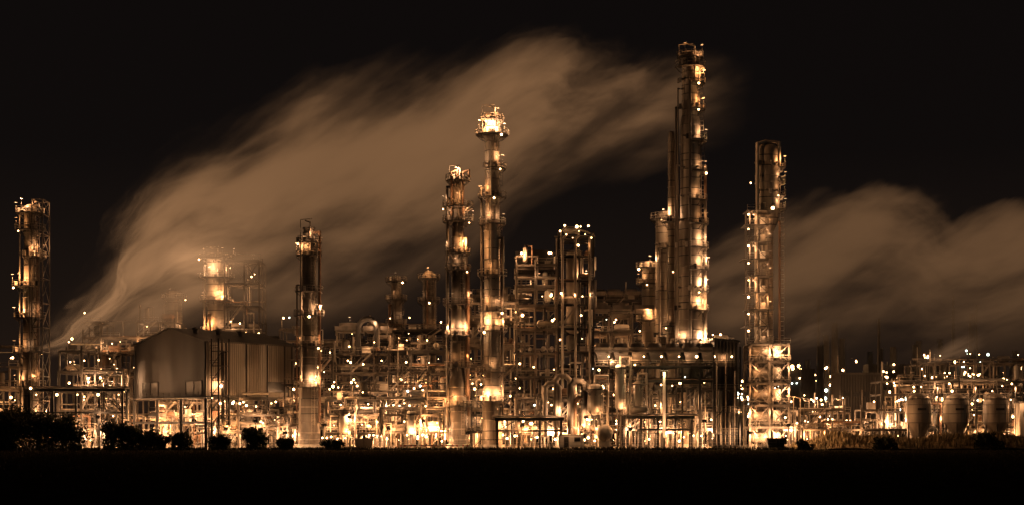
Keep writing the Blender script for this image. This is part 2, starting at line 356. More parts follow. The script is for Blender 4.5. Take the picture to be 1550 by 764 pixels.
# ================================================================== FRAME STRUCTURES
U=[ # name,x0,x1,y0,y1,levels,seed,lamps,P,bulbs,fill,fans
('pipe_rack',-113,-101,310,320,[4,8,12.5,17,20],21,8,340,14,1,0),
('pipe_rack',-95,-83,312,322,[4,8,12,16,20.5],22,12,320,20,1,0),
('pipe_rack',-79,-62,330,342,[5,10,16,21],23,3,260,4,.6,0),
('process_unit',-48,-38,314,324,[4.5,9,13.5,18.5],24,8,250,14,1,0),
('process_unit',-38,-26,316,326,[4,8,12,16,20,24],25,10,230,18,1.1,2),
('process_unit',-26,-13,314,325,[4,8,12,16,20.5],26,10,230,20,1.1,0),
('process_unit',-10,1,318,330,[4,8.5,13,17.5,22,27,31],27,10,200,20,1.1,0),
('process_unit',17,31,322,334,[5,10,15,20,25,29],29,10,200,20,1.1,3),
('process_unit',40,48,322,332,[5,10,15,20,22.5],30,5,240,10,1.1,0),
('pump_station',-60,-46,304.5,310,[3.5,7,10.5],31,10,300,20,1.1,0),
('pump_station',-38,-27,304,309,[3.2,6.5,10],32,10,300,20,1.2,0),
('pump_station',-26,-14,303.5,309,[3.5,7,10],33,10,300,20,1.2,0),
('pump_station',-8.5,-1,313,318,[3.5,7,11,15],34,7,300,14,1.1,0),
('pump_station',2,13.5,306,310,[3.2,6.8,10],35,7,270,16,1.1,0),
('heat_exchanger_bank',14,23,304.5,310,[3.5,7,10.5],36,8,290,16,1.1,0),
('heat_exchanger_bank',23,34,306,312,[3.5,7,11],37,8,270,16,1.1,0),
('heat_exchanger_bank',34,44,308,314,[4,8,12],38,7,270,14,1.1,0),
('process_unit',-68,-40,352,364,[6,12,18,24],41,7,360,12,.7,0),
('process_unit',-38,-12,345,358,[6,12,18,24,27],42,9,330,18,.8,0),
('process_unit',-12,4,344,356,[6,12,18,24,30,35],43,7,260,14,.9,0),
('process_unit',18,34,344,356,[6,12,18,24,30,34],44,7,260,16,.9,4),
]
for(n,x0,x1,y0,y1,hs,sd,lm,P,bl,fi,fa)in U: unit(n,x0,x1,y0,y1,hs,sd,lm,P,bl,fi,fa,dm='dark' if sd%2==0 else 'steel').done()
b=unit('reactor_structure',1,9.5,312,324,[5,10,15,20,25,30,34,38.5],51,15,140,20,1.2,0,bay=4.2,ragged=False)
b.lathe(5,327,[(4.2,37.5),(4.2,42.8),(4.3,43)],'dark',28)
for x in(2,8): b.bar((x,327,0),(x,327,38),.5,'steel')
b.box(5,327,37.6,9,9,.3,'steel')
b.done()
b=unit('reactor_structure',9.7,17,310,320,[5,10,15,20,25,30,35,40,44],52,16,120,16,1.2,0,dm='dark',bay=3.6,ragged=False)
b.drum(13,314,33,1.6,16,'z','insul',18)
for x in(10.5,13.2,16.2): b.pipe([(x,309.4,8),(x,309.4,43+x*.05),(x+.9,309.4,44.5)],.28,'insul')
b.pipe([(10.2,309.6,40),(10.2,309.6,45.2),(11.2,309.6,46.2),(12.6,309.6,46.0),(17,309.6,44.6)],.16,'insul')
b.drum(12.5,312,45.6,.7,3,'x','galv'); b.bulb(11,310,46.5,.2); b.bulb(13.5,309.5,46.2,.18)
for i in range(6): b.bulb(10+i*1.3,308.9,45.2-(i%3)*.7,.11)
b.done()
# ================================================================== air cooler gallery (long roofed deck)
b=B('air_cooler_gallery')
for i in range(9):
    x=17+i*3.6
    for y in(305.5,311): b.bar((x,y,0),(x,y,17),.4,'dark')
    b.bar((x,305.5,15.5),(x,311,15.5),.3,'dark',.5)
    if i<8:
        b.box(x+1.8,308.2,20.6,3.3,6.2,.7,'steel'); b.lathe(x+1.8,308.2,[(1.5,20.95),(1.35,21.9)],'steel',16)
        b.add([(x+.2,305.2,20.2),(x+3.4,305.2,20.2),(x+2.6,306,17.8),(x+1.0,306,17.8),(x+.2,311.2,20.2),(x+3.4,311.2,20.2),(x+2.6,310.4,17.8),(x+1.0,310.4,17.8)],[(0,3,2,1),(4,5,6,7),(0,4,7,3),(1,2,6,5),(3,7,6,2),(0,1,5,4)],'dark')
        b.rail((x,304.6,17.2),(x+3.6,304.6,17.2))
        b.lamp(x+1.0,304.3,18.9,R.uniform(50,110),rad=.2)
        b.bulb(x+2.8,304.3,19.0,.17)
for z,y in((17,305.5),(17,311),(14,305.5),(20.2,305.2)): b.bar((17,y,z),(45.8,y,z),.3,'dark',.5)
b.box(31.4,307.6,17.1,28.8,6.4,.1,'deck')
for j in range(6): b.pipe([(17,305.8+j*.8,14.5),(45.8,305.8+j*.8,14.5)],[.15,.3,.2,.12,.3,.2][j],R.choice(PM))
for i in range(14):
    x=18+i*2+R.uniform(-.5,.5); b.pipe([(x,305,R.uniform(2,6)),(x,305,R.uniform(11,14))],R.choice([.12,.2,.3]),R.choice(PM))
b.done()
b=B('compressor_house')
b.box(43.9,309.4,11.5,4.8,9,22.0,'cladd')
b.add([(41.2,304.6,22.5),(46.8,304.6,21.9),(46.8,314.2,21.9),(41.2,314.2,22.5),(41.2,304.6,22.9),(46.8,304.6,22.3),(46.8,314.2,22.3),(41.2,314.2,22.9)],[(0,3,2,1),(4,5,6,7),(0,1,5,4),(2,3,7,6),(1,2,6,5),(0,4,7,3)],'roof')
for z in(5,9.5,14): b.box(43.9,304.87,z,2.6,.06,1.3,'glass'); b.rail((41.4,304.0,z-1.8),(46.4,304.0,z-1.8)); b.box(43.9,304.4,z-1.9,5,.9,.1,'deck')
for i in range(5): b.pipe([(41.9+i*.9,304.2,1),(41.9+i*.9,304.2,[18,12,20,9,16][i])],[.15,.22,.12,.2,.15][i],PM[i])
for x in(41.2,46.6):
    b.bar((x,303.8,0),(x,303.8,21),.3,'dark')
b.bar((41.2,303.8,6),(46.6,303.8,12),.15,'dark');b.bar((46.6,303.8,12),(41.2,303.8,18),.15,'dark')
b.lamp(46.2,303.5,8,90); b.lamp(41,303.5,3,120); b.done()
# ================================================================== raised warehouse building
b=B('boiler_house',(-62.2,302,0),0)
a=math.radians(40); ex=Vector((-math.cos(a),math.sin(a),0)); ey=Vector((math.sin(a),math.cos(a),0)); W,Ln=24,24
def pt(u,v,z): q=ex*u+ey*v; return (q.x,q.y,z)
zf,ze,zr=10.6,22,25
vs=[pt(0,0,zf),pt(W,0,zf),pt(W,0,ze),pt(W/2,0,zr),pt(0,0,ze),pt(0,Ln,zf),pt(W,Ln,zf),pt(W,Ln,ze),pt(W/2,Ln,zr),pt(0,Ln,ze)]
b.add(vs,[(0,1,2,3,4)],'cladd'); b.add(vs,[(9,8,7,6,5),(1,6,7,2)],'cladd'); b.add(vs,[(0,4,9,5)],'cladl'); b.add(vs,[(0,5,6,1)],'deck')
for u0,u1,z0,z1 in((-.5,W/2,ze-.15,zr+.06),(W+.5,W/2,ze-.15,zr+.06)):
    q=[pt(u0,-.5,z0),pt(u1,-.5,z1),pt(u1,Ln+.5,z1),pt(u0,Ln+.5,z0)]
    q+= [(x,y,z+.25) for x,y,z in q]
    b.add(q,[(0,1,2,3),(7,6,5,4),(0,4,5,1),(1,5,6,2),(2,6,7,3),(3,7,4,0)],'roof')
for uc in(3.8,18.4):
    q=[pt(uc-2.6,-.05,11.2),pt(uc+2.6,-.05,11.2),pt(uc+2.6,-.05,14.0),pt(uc-2.6,-.05,14.0)]; b.add(q,[(0,1,2,3)],'glass')
    for za,zb in((11.2,11.2),(14.0,14.0)): b.bar(pt(uc-2.7,-.08,za),pt(uc+2.7,-.08,zb),.14,'dark')
    for uu in(uc-2.65,uc,uc+2.65): b.bar(pt(uu,-.08,11.15),pt(uu,-.08,14.05),.12,'dark')
q=[pt(-.05,16,12),pt(-.05,22,12),pt(-.05,22,14.2),pt(-.05,16,14.2)]; b.add(q,[(0,1,2,3)],'glass')
for v in(5.2,10.5,16.2,21): b.bar(pt(-.08,v,zf),pt(-.08,v,ze),.22,'dark')
for u in(.1,W-.1): b.bar(pt(u,-.08,zf),pt(u,-.08,ze),.2,'dark')
b.bar(pt(-.1,-.15,zf),pt(W+.1,-.15,zf),.4,'dark',.7); b.bar(pt(-.15,-.1,zf),pt(-.15,Ln,zf),.4,'dark',.7)
# overhanging floor-edge walkway shades the wall from the floodlights below
q=[pt(-2.6,-2.0,zf-.1),pt(W+1,-2.0,zf-.1),pt(W+1,0,zf-.1),pt(-2.6,0,zf-.1)]; q+=[(x,y,z+.12) for x,y,z in q]
b.add(q,[(0,1,2,3),(7,6,5,4),(0,4,5,1),(1,5,6,2),(2,6,7,3),(3,7,4,0)],'deck'); b.rail(pt(0,-1.9,zf),pt(W+.9,-1.9,zf),'dark')
b.pipe([pt(-.25,22.9,zf),pt(-.25,22.9,ze)],.12,'dark'); b.pipe([pt(-.25,.4,zf),pt(-.25,.4,ze)],.1,'dark')
for v in(3,9,15): b.lathe(*pt(W*.3,v,0)[:2],[(.5,23.4),(.5,24.8),(.8,24.8),(.8,25.1),(.05,25.4)],'steel',10)
for u in(0,W/3,2*W/3,W):
    for v in(0,6,12,18,24):
        b.bar(pt(u,v,0),pt(u,v,zf-.1),.55,'dark')
for v in(0,6,12,18): b.bar(pt(0,v,1),pt(0,v+6,zf-1),.2,'dark')
b.bar(pt(0,0,5.5),pt(W,0,5.5),.3,'dark',.5)
b.rail(pt(0,0,5.7),pt(W,0,5.7)); 
rr=random.Random(5)
for i in range(22):
    u,v=rr.uniform(1,W-1),rr.uniform(2,14); b.drum(*pt(u,v,rr.choice([2,7])),rr.uniform(.5,1.1),rr.uniform(1.5,3.5),rr.choice(['x','y','z']),rr.choice(PM))
for i in range(32):
    u=rr.uniform(0,W); v=rr.uniform(.5,8); z=rr.uniform(1,9.5); b.pipe([pt(u,v,0.5),pt(u,v,z),pt(min(W,u+rr.uniform(1,6)),v,z)],rr.choice([.1,.15,.25]),rr.choice(PM))
for i in range(14): 
    q=pt(1.5+i*1.6,1.6+(i%3)*3,rr.choice([4.2,8.6,9.2])); b.lamp(*q,rr.uniform(300,650))
for v in(4,10,17,22): b.lamp(*pt(2,v,8.5),400)
b.lamp(*pt(-1.5,9,9.6),25); b.lamp(*pt(-1.5,21,9.6),40)
for e in(.5,3.2):
    for f in(-1.2,-3.4): b.bar(pt(f,e,0),pt(f,e,22.5),.25,'dark')
for i,z in enumerate(range(2,23,3)):
    b.bar(pt(-1.2,.5,z),pt(-3.4,3.2,z),.18,'dark'); b.bar(pt(-1.2,.5,z),pt(-1.2,3.2,z+3 if z<20 else z),.14,'dark'); b.bar(pt(-3.4,.5,z),pt(-3.4,3.2,z),.16,'dark')
    q=pt(-2.3,1.8,z); b.box(*q,2.2,2.2,.1,'deck'); b.rail(pt(-3.6,.2,z),pt(-1,.2,z),'dark')
for e in(.0,.7): b.pipe([pt(-.7,4+e,2),pt(-.7,4+e,20),pt(.3,4+e,20)],.2,'dark')
b.bulb(*pt(-2.3,-.2,10.5),.18)
b.done()
# ================================================================== gantries
def gantry(name,x0,x1,y,h,n,mat='dark'):
    b=B(name)
    for i in range(n+1):
        x=x0+(x1-x0)*i/n
        for yy in(y,y+3.5): b.bar((x,yy,0),(x,yy,h),.42,mat)
        b.bar((x,y,h*.5),(x,y+3.5,h*.5),.25,mat); b.bar((x,y,h-.1),(x,y+3.5,h-.1),.25,mat,.4)
    for yy in(y,y+3.5):
        b.bar((x0-.5,yy,h),(x1+.5,yy,h),.35,mat,.6); b.bar((x0,yy,h*.62),(x1,yy,h*.62),.2,mat,.35)
        b.bar((x0,yy,h*.62),(x0+(x1-x0)/n,yy,h),.16,mat); b.bar((x1,yy,h*.62),(x1-(x1-x0)/n,yy,h),.16,mat)
    for j in range(4): b.pipe([(x0-1,y+.5+j*.8,h+.5),(x1+1,y+.5+j*.8,h+.5)],[.15,.28,.2,.12][j],'steel')
    return b
b=gantry('pipe_gantry',-98.5,-79.5,303.5,12.2,4,'dark'); 
for i in range(5): b.bulb(-97+i*4.2,303.1,11.2,.16)
b.lamp(-92,306,4,400);b.lamp(-84,306,3.5,400);b.lamp(-96,306,8,300);b.done()
b=gantry('pipe_gantry',22.8,36.6,302.5,6.6,4)
b.drum(26,303.8,8,.9,3,'x','steel'); b.lamp(30,307,3,320); b.lamp(25,307.5,4,300); b.lamp(34.5,306.5,3.5,280); b.done()
b=gantry('pipe_gantry',-3,10,302.5,6.2,3); b.lamp(1,307,3,320); b.lamp(7,307.5,3.5,320); b.lamp(-2,306,5,250); b.done()
# ================================================================== individual vessels
def vessel(name,x,y,r,z0,z1,mat='insul',P=300):
    b=B(name)
    b.drum(x,y,(z0+z1)/2,r,(z1-z0)-r,'z',mat,20)
    for i in range(4):
        a=math.pi/4+i*math.pi/2; b.bar((x+r*.9*math.cos(a),y+r*.9*math.sin(a),0),(x+r*.9*math.cos(a),y+r*.9*math.sin(a),z0+r*.6),.25,'steel')
    b.arcdeck(x,y,z1-r*.7,r+.05,r+1.1,-180,180); b.ladder(x+r*.7,y-r*.8,.3,z1,.3,-.95)
    b.pipe([(x,y,z1),(x,y,z1+1.5),(x+r+.8,y-.5,z1+1.5),(x+r+.8,y-.5,1)],.25,'insul')
    b.pipe([(x,y,z0-.2),(x,y,.8),(x-r-1,y,.8)],.2,'steel')
    if P: b.lamp(x-r-.8,y-1.2,z1+.6,P); b.lamp(x+r*.5,y-r-1,z0+.5,P)
    b.done()
vessel('pressure_vessel',17,303.6,1.7,7,13.5,'insul',200)
vessel('pressure_vessel',22.2,303.9,1.1,8,17.5,'white',260)
vessel('pressure_vessel',-34,303.5,1.3,3,9,'insul',150)
vessel('pressure_vessel',-20.5,302.8,1.0,3,8,'white',120)
vessel('pressure_vessel',25.8,304.8,.9,6,14,'insul',200)
b=B('transfer_pipe')
for i,(x,h,r) in enumerate([(6.8,13.5,.55),(9,15,.55),(12,14,.7),(12.8,10.5,.45)]):
    b.pipe([(x,304,2.5),(x,304,h-.8),(x+.7,304,h),(x+2.0,304,h),(x+2.8,304,h-.8),(x+2.8,304,5),(x+4,304,4)],r,['galv','insul','steel','rust'][i],12)
b.lamp(10,302.6,8,100); b.lamp(14.5,302.8,5,120); b.done()
b=B('storage_drum'); b.drum(18.8,304.2,3.4,1.7,5,'y','galv',22)
for y in(302.6,305.6): b.box(18.8,y,1,2.4,.5,2,'conc')
b.lathe(18.8,304,[(.5,5),(.5,5.8),(.6,5.8),(.6,6)],'steel',12); b.lamp(16.4,301.6,3.2,40); b.lamp(20.9,302,5,60); b.done()
b=B('curved_exhaust_duct')
pts=[]
for i in range(11):
    t=math.pi*i/10; pts.append((-30.7-2.0*math.cos(t),316,25.2+2.4*math.sin(t)))
b.pipe([(-32.7,316,20)]+pts+[(-28.7,316,20)],.6,'dark',12); b.done()
# ================================================================== background structures (left in the steam)
b=column('flare_column',-78,392,[(0,2.3),(36,2.3),(37,2.6),(50,2.6)],[F(30,(-60,-120),1.8),F(38,(-130,-60),1.8),F(44,(-100,-30),2.2),F(49,(-120,-60,-10),2.4)],61,P=460,flat=True); b.done()
unit('process_unit',-75,-66,388,398,[6,12,18,24,30,36,42,48],62,5,150,8,.8,0,ragged=False).done()
column('distillation_column',-90,396,[(0,2),(40,2)],[F(30,(-60,)),F(39,(-100,))],63,P=160,mat='steel').done()
unit('process_unit',-112,-88,388,400,[6,12,18,24,28,32],64,12,380,30,.9,0).done()
unit('process_unit',-60,-40,384,396,[6,12,18,24,30],65,4,220,8,.7,0).done()
column('distillation_column',-28.5,366,[(0,1.3),(41,1.3)],[F(30,(-60,)),F(36,(-100,)),F(40.5,(-90,))],66,P=80,mat='steel').done()
# ================================================================== right-hand side
for i,x in enumerate((90.5,98.9,107.8)):
    b=B('storage_vessel'); y=331
    b.lathe(x,y,[(.9,1.6),(1.6,3.0),(2.75,5.4),(2.85,6),(2.85,9.6),(2.6,10.7),(1.9,11.6),(.9,12.0),(.05,12.1)],'insul',26)
    for z in(5.6,7.6,9.6): b.lathe(x,y,[(2.86,z-.07),(2.92,z-.05),(2.92,z+.05),(2.86,z+.07)],'steel',26)
    for k in range(6):
        t=k*math.pi/3+.3; b.bar((x+2.6*math.cos(t),y+2.6*math.sin(t),0),(x+2.6*math.cos(t),y+2.6*math.sin(t),5.8),.3,'steel')
    b.box(x,y-2.88,8.6,1.9,.06,.5,'dark')
    b.ladder(x+2.0,y-2.3,.3,12,.6,-.8); b.arcdeck(x,y,11,1.7,2.7,-180,180)
    b.pipe([(x,y,1.6),(x,y,.7),(x-3,y-1,.7)],.2,'steel')
    b.L.append((x+4.1,y-1.0,13.2,420,warm(),.22)); b.box(x+4.1,y-1,13.6,.5,.5,.12,'dark'); b.bar((x+4.1,y-.6,0),(x+4.1,y-.6,13.6),.14,'galv'); b.bulb(x-1.5,y-2,12.6,.15); b.done()
unit('process_unit',84,118,338,348,[4,8,12,15],71,18,280,40,.9,0,dm='dark').done()
unit('process_unit',122,175,448,462,[6,12,18,24],72,20,900,90,.9,0).done()
unit('process_unit',92,150,398,410,[5,10,15],76,14,480,60,.9,0,dm='dark').done()
unit('process_unit',58.5,80,352,362,[4,8],73,7,260,18,.8,0).done()
unit('pipe_rack',66,84,336,342,[4,8.5],74,4,240,8,.8,0).done()
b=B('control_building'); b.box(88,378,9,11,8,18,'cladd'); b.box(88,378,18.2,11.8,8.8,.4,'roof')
for k in range(4): b.box(84+k*2.6,373.95,13,1.6,.08,1.2,'glass')
b.lamp(82,373,12,160); b.done()
b=B('control_building'); b.box(116.5,334,5,6,4,10,'conc'); b.box(116.5,334,10.2,6.6,4.6,.4,'roof')
for k in range(2): b.box(115+k*3,331.9,7.5,1.6,.08,1.2,'glass')
b.lamp(120,330,7,80);b.lamp(113,330.5,9.6,60); b.done()
b=B('distant_refinery'); rr=random.Random(91)
for i in range(150):
    x=rr.uniform(95,300); y=rr.uniform(600,760); h=rr.uniform(14,38); w=rr.uniform(6,20)
    b.box(x,y,h/2,w,10,h*rr.uniform(.5,1),'dark') if i%3 else b.lathe(x,y,[(2.2,0),(1.4,h*1.4)],'dark',10)
    for j in range(rr.randint(6,13)): b.bulb(x+rr.uniform(-w/2,w/2),y-6,rr.uniform(8,h),rr.uniform(.22,.5),rr.choice(['bulb','bulb','bulb','bulb','bulbw']))
    b.tube((x,y-6,0),(x,y-6,h),.25,'steel')
    if i%6==0: b.lamp(x+w*.3,y-9,rr.uniform(8,h),1800,rad=.5)
for x,h in((132,60),(190,62),(200,58),(158,52),(224,55)): b.tube((x,640,0),(x,640,h),.8,'dark',10,.6)
b.done()
for i,(x,y,h) in enumerate([(64,330,11),(69,345,11),(72,350,11),(79,355,11),(76.5,372,11),(61,322,11),(84,420,12),(92,430,12),(70,400,12),(100,410,12)]):
    b=B('street_lamp'); b.tube((x,y,0),(x,y,h),.13,'galv',8,.08); b.pipe([(x,y,h),(x-.6,y,h+.25),(x-1.4,y,h+.3)],.06,'galv')
    b.box(x-1.6,y,h+.45,.8,.35,.12,'dark'); b.L.append((x-1.6,y,h+.1,1900,warm(),.3)); b.done()
b=B('light_pole'); b.tube((30.6,299.0,0),(30.6,299.0,15.6),.34,'white',10,.24); b.lathe(30.6,299.0,[(.6,0),(.6,.5),(.36,.6)],'conc',10)
b.box(30.6,298.6,16.0,1.8,1.2,.16,'dark')
for e in(-.5,.5): b.L.append((30.6+e,298.2,15.5,420,(1,.70,.33),.34))
for tz,px_ in((4.5,2600),(12,9000)):
    b.box(30.6,296.6,.2,.4,.3,.25,'dark'); b.flood(30.6,296.7,.5,px_,(30.6,299.0,tz),.06,34)  # housings and upward spots added only to brighten the pole
b.done()
# ================================================================== yard objects
b=B('site_cabin'); b.box(12,302.2,1.75,5.2,2.4,2.5,'white'); b.box(12,302.2,3.05,5.4,2.6,.12,'galv'); b.box(11,300.96,1.6,.9,.06,2,'dark'); b.box(13.2,300.96,2.1,1.2,.06,.8,'glass')
for e in(-2,2): b.box(12+e,302.2,.25,.4,2,.5,'conc')
b.box(12,299.7,4.45,.5,.5,.12,'dark'); b.bar((12,300.9,3.1),(12,299.7,4.5),.07,'galv'); b.flood(12,299.7,4.3,260,(12,301.2,1.5),.08,110); b.done()
for x,w,m in((53.5,3,'dark'),(-60,2.6,'conc'),(-30,3,'galv')):
    b=B('skip_container'); b.add([(x-w/2,301.2,.3),(x+w/2,301.2,.3),(x+w/2+.4,301,2.3),(x-w/2-.4,301,2.3),(x-w/2,303,.3),(x+w/2,303,.3),(x+w/2+.4,303.2,2.3),(x-w/2-.4,303.2,2.3)],[(0,1,2,3),(5,4,7,6),(4,0,3,7),(1,5,6,2),(0,4,5,1)],m)
    b.bar((x-w/2-.5,301,2.3),(x+w/2+.5,301,2.3),.14,'steel'); b.bar((x,301.05,.3),(x,300.95,2.3),.12,'steel'); b.done()
b=B('perimeter_fence')
for i in range(64):
    x=-96+i*2.5
    if x>58:break
    b.bar((x,300.4,0),(x,300.4,2.3),.09,'galv'); b.bar((x,300.4,2.3),(x,300.05,2.7),.07,'galv')
for z in(.3,.9,1.5,2.25,2.6): b.bar((-96,300.4 if z<2.5 else 300.1,z),(59,300.4 if z<2.5 else 300.1,z),.035,'galv')
b.done()
for k in range(7):
    b=B('traffic_barrier'); x=-22+k*2.1
    for j in range(5): b.box(x-.8+j*.4,299.4,.85,.398,.06,.28,'red' if j%2 else 'white')
    for e in(-.8,.8): b.bar((x+e,299.45,0),(x+e,299.45,1.05),.07,'galv'); b.box(x+e,299.45,.04,.1,.6,.08,'dark')
    b.done()
for i,x in enumerate([-106,-90,-84,-58,-52,-46,-38,-33,-25,-18,-9,2,15,24,39,48,56]):
    b=B('yard_floodlight'); h=3.4+(i*7%5)*.8; b.tube((x,301.3,0),(x,301.3,h),.09,'galv'); b.box(x,301.5,h+.3,.9,.6,.1,'dark'); b.box(x,301.3,h,.9,.06,.6,'dark')
    b.flood(x,301.8,h-.05,[2600,5200,1500,4000][i%4],(x,306,h-1.6),.3,160); b.done()
# ================================================================== ground
def gmat(name,c1,c2,sc,bump,rough=.95):
    m,nt,p=newmat(name);N=nt.nodes;L=nt.links; tc=N.new('ShaderNodeTexCoord')
    n1=N.new('ShaderNodeTexNoise');n1.inputs['Scale'].default_value=sc;n1.inputs['Detail'].default_value=9;n1.inputs['Roughness'].default_value=.7
    L.new(tc.outputs['Object'],n1.inputs['Vector']); r=N.new('ShaderNodeValToRGB');r.color_ramp.elements[0].position=.38;r.color_ramp.elements[1].position=.62
    r.color_ramp.elements[0].color=(*c1,1);r.color_ramp.elements[1].color=(*c2,1);L.new(n1.outputs[0],r.inputs[0]);L.new(r.outputs[0],p.inputs['Base Color'])
    b=N.new('ShaderNodeBump');b.inputs['Strength'].default_value=bump;b.inputs['Distance'].default_value=.2;L.new(n1.outputs[0],b.inputs['Height']);L.new(b.outputs[0],p.inputs['Normal'])
    p.inputs['Roughness'].default_value=rough;p.inputs['Specular IOR Level'].default_value=.0;return m
def sheet(name,x0,x1,y0,y1,z,mat):
    me=bpy.data.meshes.new(name);me.from_pydata([(x0,y0,z),(x1,y0,z),(x1,y1,z),(x0,y1,z)],[],[(0,1,2,3)]);me.materials.append(mat)
    o=bpy.data.objects.new(name,me);scene.collection.objects.link(o);return o
sheet('ground',-3000,3000,-800,5000,0,gmat('field_soil_and_grass',(.010,.009,.006),(.026,.023,.014),.5,.3))
sheet('plant_yard_pavement',-130,58,301,420,.12,gmat('yard_concrete',(.14,.13,.115),(.24,.225,.20),.35,.2))
b=B('kerb'); b.box(-36,300.9,.07,188,.2,.14,'conc'); b.done()
def grassmat(name,c1,c2):
    m,nt,p=newmat(name);N=nt.nodes;L=nt.links;tc=N.new('ShaderNodeTexCoord')
    n=N.new('ShaderNodeTexNoise');n.inputs['Scale'].default_value=.5;n.inputs['Detail'].default_value=5;L.new(tc.outputs['Object'],n.inputs['Vector'])
    r=N.new('ShaderNodeValToRGB');r.color_ramp.elements[0].position=.4;r.color_ramp.elements[1].position=.6;r.color_ramp.elements[0].color=(*c1,1);r.color_ramp.elements[1].color=(*c2,1)
    L.new(n.outputs[0],r.inputs[0]);L.new(r.outputs[0],p.inputs['Base Color']);p.inputs['Roughness'].default_value=.8;p.inputs['Specular IOR Level'].default_value=.1;return m
GM=grassmat('dry_grass',(.10,.08,.045),(.24,.18,.10)); GM2=grassmat('field_grass',(.012,.012,.006),(.032,.029,.016))
LM=grassmat('leaves',(.015,.018,.008),(.04,.042,.02))
def blades(name,mat,n,posf,hf,seed):
    r=random.Random(seed);vs=[];fs=[]
    for i in range(n):
        x,y,z=posf(r);h=hf(r);a=r.uniform(0,math.pi);w=h*.07+.03;dx,dy=math.cos(a)*w,math.sin(a)*w;lx,ly=r.uniform(-.35,.35)*h,r.uniform(-.35,.35)*h
        k=len(vs);vs+=[(x-dx,y-dy,z-.05),(x+dx,y+dy,z-.05),(x+lx*.4+dx*.6,y+ly*.4+dy*.6,z+h*.6),(x+lx,y+ly,z+h)];fs+=[(k,k+1,k+2),(k,k+2,k+3)]
    me=bpy.data.meshes.new(name);me.from_pydata(vs,[],fs);me.materials.append(mat);o=bpy.data.objects.new(name,me);scene.collection.objects.link(o);return o
def bankz(x,y):
    t=min(1,max(0,(x-58)/8)); s=math.exp(-((y-308)/6.0)**2); return t*s*(2.1+.5*math.sin(x*.21)+.3*math.sin(x*.57+1))+.02
vs=[];fs=[];nx_,ny_=90,16
for j in range(ny_+1):
    for i in range(nx_+1):
        x=57.5+i*1.4;y=300+j*1.4;z=bankz(x,y)+(R.uniform(-.12,.12) if 0<j<ny_ else -.1);vs.append((x,y,z))
for j in range(ny_):
    for i in range(nx_): k=j*(nx_+1)+i;fs.append((k,k+1,k+nx_+2,k+nx_+1))
me=bpy.data.meshes.new('grass_bank');me.from_pydata(vs,[],fs);me.materials.append(GM);o=bpy.data.objects.new('grass_bank',me);scene.collection.objects.link(o)
def pb(r):
    x=r.uniform(58,170);y=max(300.5,r.gauss(308,4));return x,y,bankz(x,y)
blades('bank_tall_grass',GM,16000,pb,lambda r:r.uniform(.4,1.5),3)
blades('field_edge_grass',GM2,14000,lambda r:(r.uniform(-125,60),r.uniform(296.5,300.2),0),lambda r:r.uniform(.2,.8),4)
blades('field_grass',GM2,22000,lambda r:(lambda y:(r.uniform(-.37,.37)*y,y,0))(120+175*r.random()**.7),lambda r:r.uniform(.12,.35),5)
def bush(name,x,y,h,w,seed,n=2600):
    r=random.Random(seed);b=B(name)
    tips=[]
    def limb(p,d,l,rad,k):
        q=p+d*l;b.tube(p,q,rad,'dark',6,rad*.6)
        if k==0: tips.append(q);return
        tips.append(p.lerp(q,.7))
        for i in range(r.randint(2,4)):
            nd=(d+Vector((r.uniform(-1,1)*w/h*1.1,r.uniform(-.8,.8),r.uniform(-.3,.6)))).normalized();limb(q,nd,l*r.uniform(.6,.9),rad*.6,k-1)
    for s in range(6): limb(Vector((x+r.uniform(-w*.35,w*.35),y+r.uniform(-1,1),0)),Vector((r.uniform(-.6,.6),r.uniform(-.3,.3),1)).normalized(),h*.27,.1+h*.012,3)
    o=b.done()
    vs=[];fs=[]
    for i in range(n):
        t=r.choice(tips);s=h*.075;c=t+Vector((r.gauss(0,s),r.gauss(0,s),r.gauss(0,s)))
        if i%4==0: c=Vector((x+r.uniform(-w*.5,w*.5),y+r.uniform(-1,1),r.uniform(.1,h*.45)))
        if c.z>h*r.uniform(.85,1.15) or c.z<.1: continue
        u=Vector((r.gauss(0,1),r.gauss(0,1),r.gauss(0,1))).normalized()*r.uniform(.2,.4);v=u.cross(Vector((r.gauss(0,1),r.gauss(0,1),1))).normalized()*r.uniform(.12,.22)
        k=len(vs);vs+=[tuple(c-u),tuple(c+v),tuple(c+u),tuple(c-v)];fs.append((k,k+1,k+2,k+3))
    m2=bpy.data.meshes.new('foliage');m2.from_pydata(vs,[],fs);m2.materials.append(LM);f=bpy.data.objects.new('foliage',m2);f.parent=o;scene.collection.objects.link(f)
for i,(x,y,h,w,n) in enumerate([(-97.5,294,9.8,8,5200),(-91.5,295,8.6,6,4200),(-87.5,296,6,4,1800),(-101,295,8.6,5,3000),(-79,296,6.4,5,2800),(-75,297,5.6,4.5,2600),(-71,297,4,3.5,1500),(-66,297,4.2,4,1700),(-58.5,297,3.4,4,1500),(-51,297,5.2,4,2200),(-45.5,298,2.8,3,1100),(-36,298,2.6,3,900),(75,299,3.2,5,1600),(59,298,2.4,3,900),(96,299,4,6,1600)]):
    bush('bush',x,y,h,w,100+i,n)
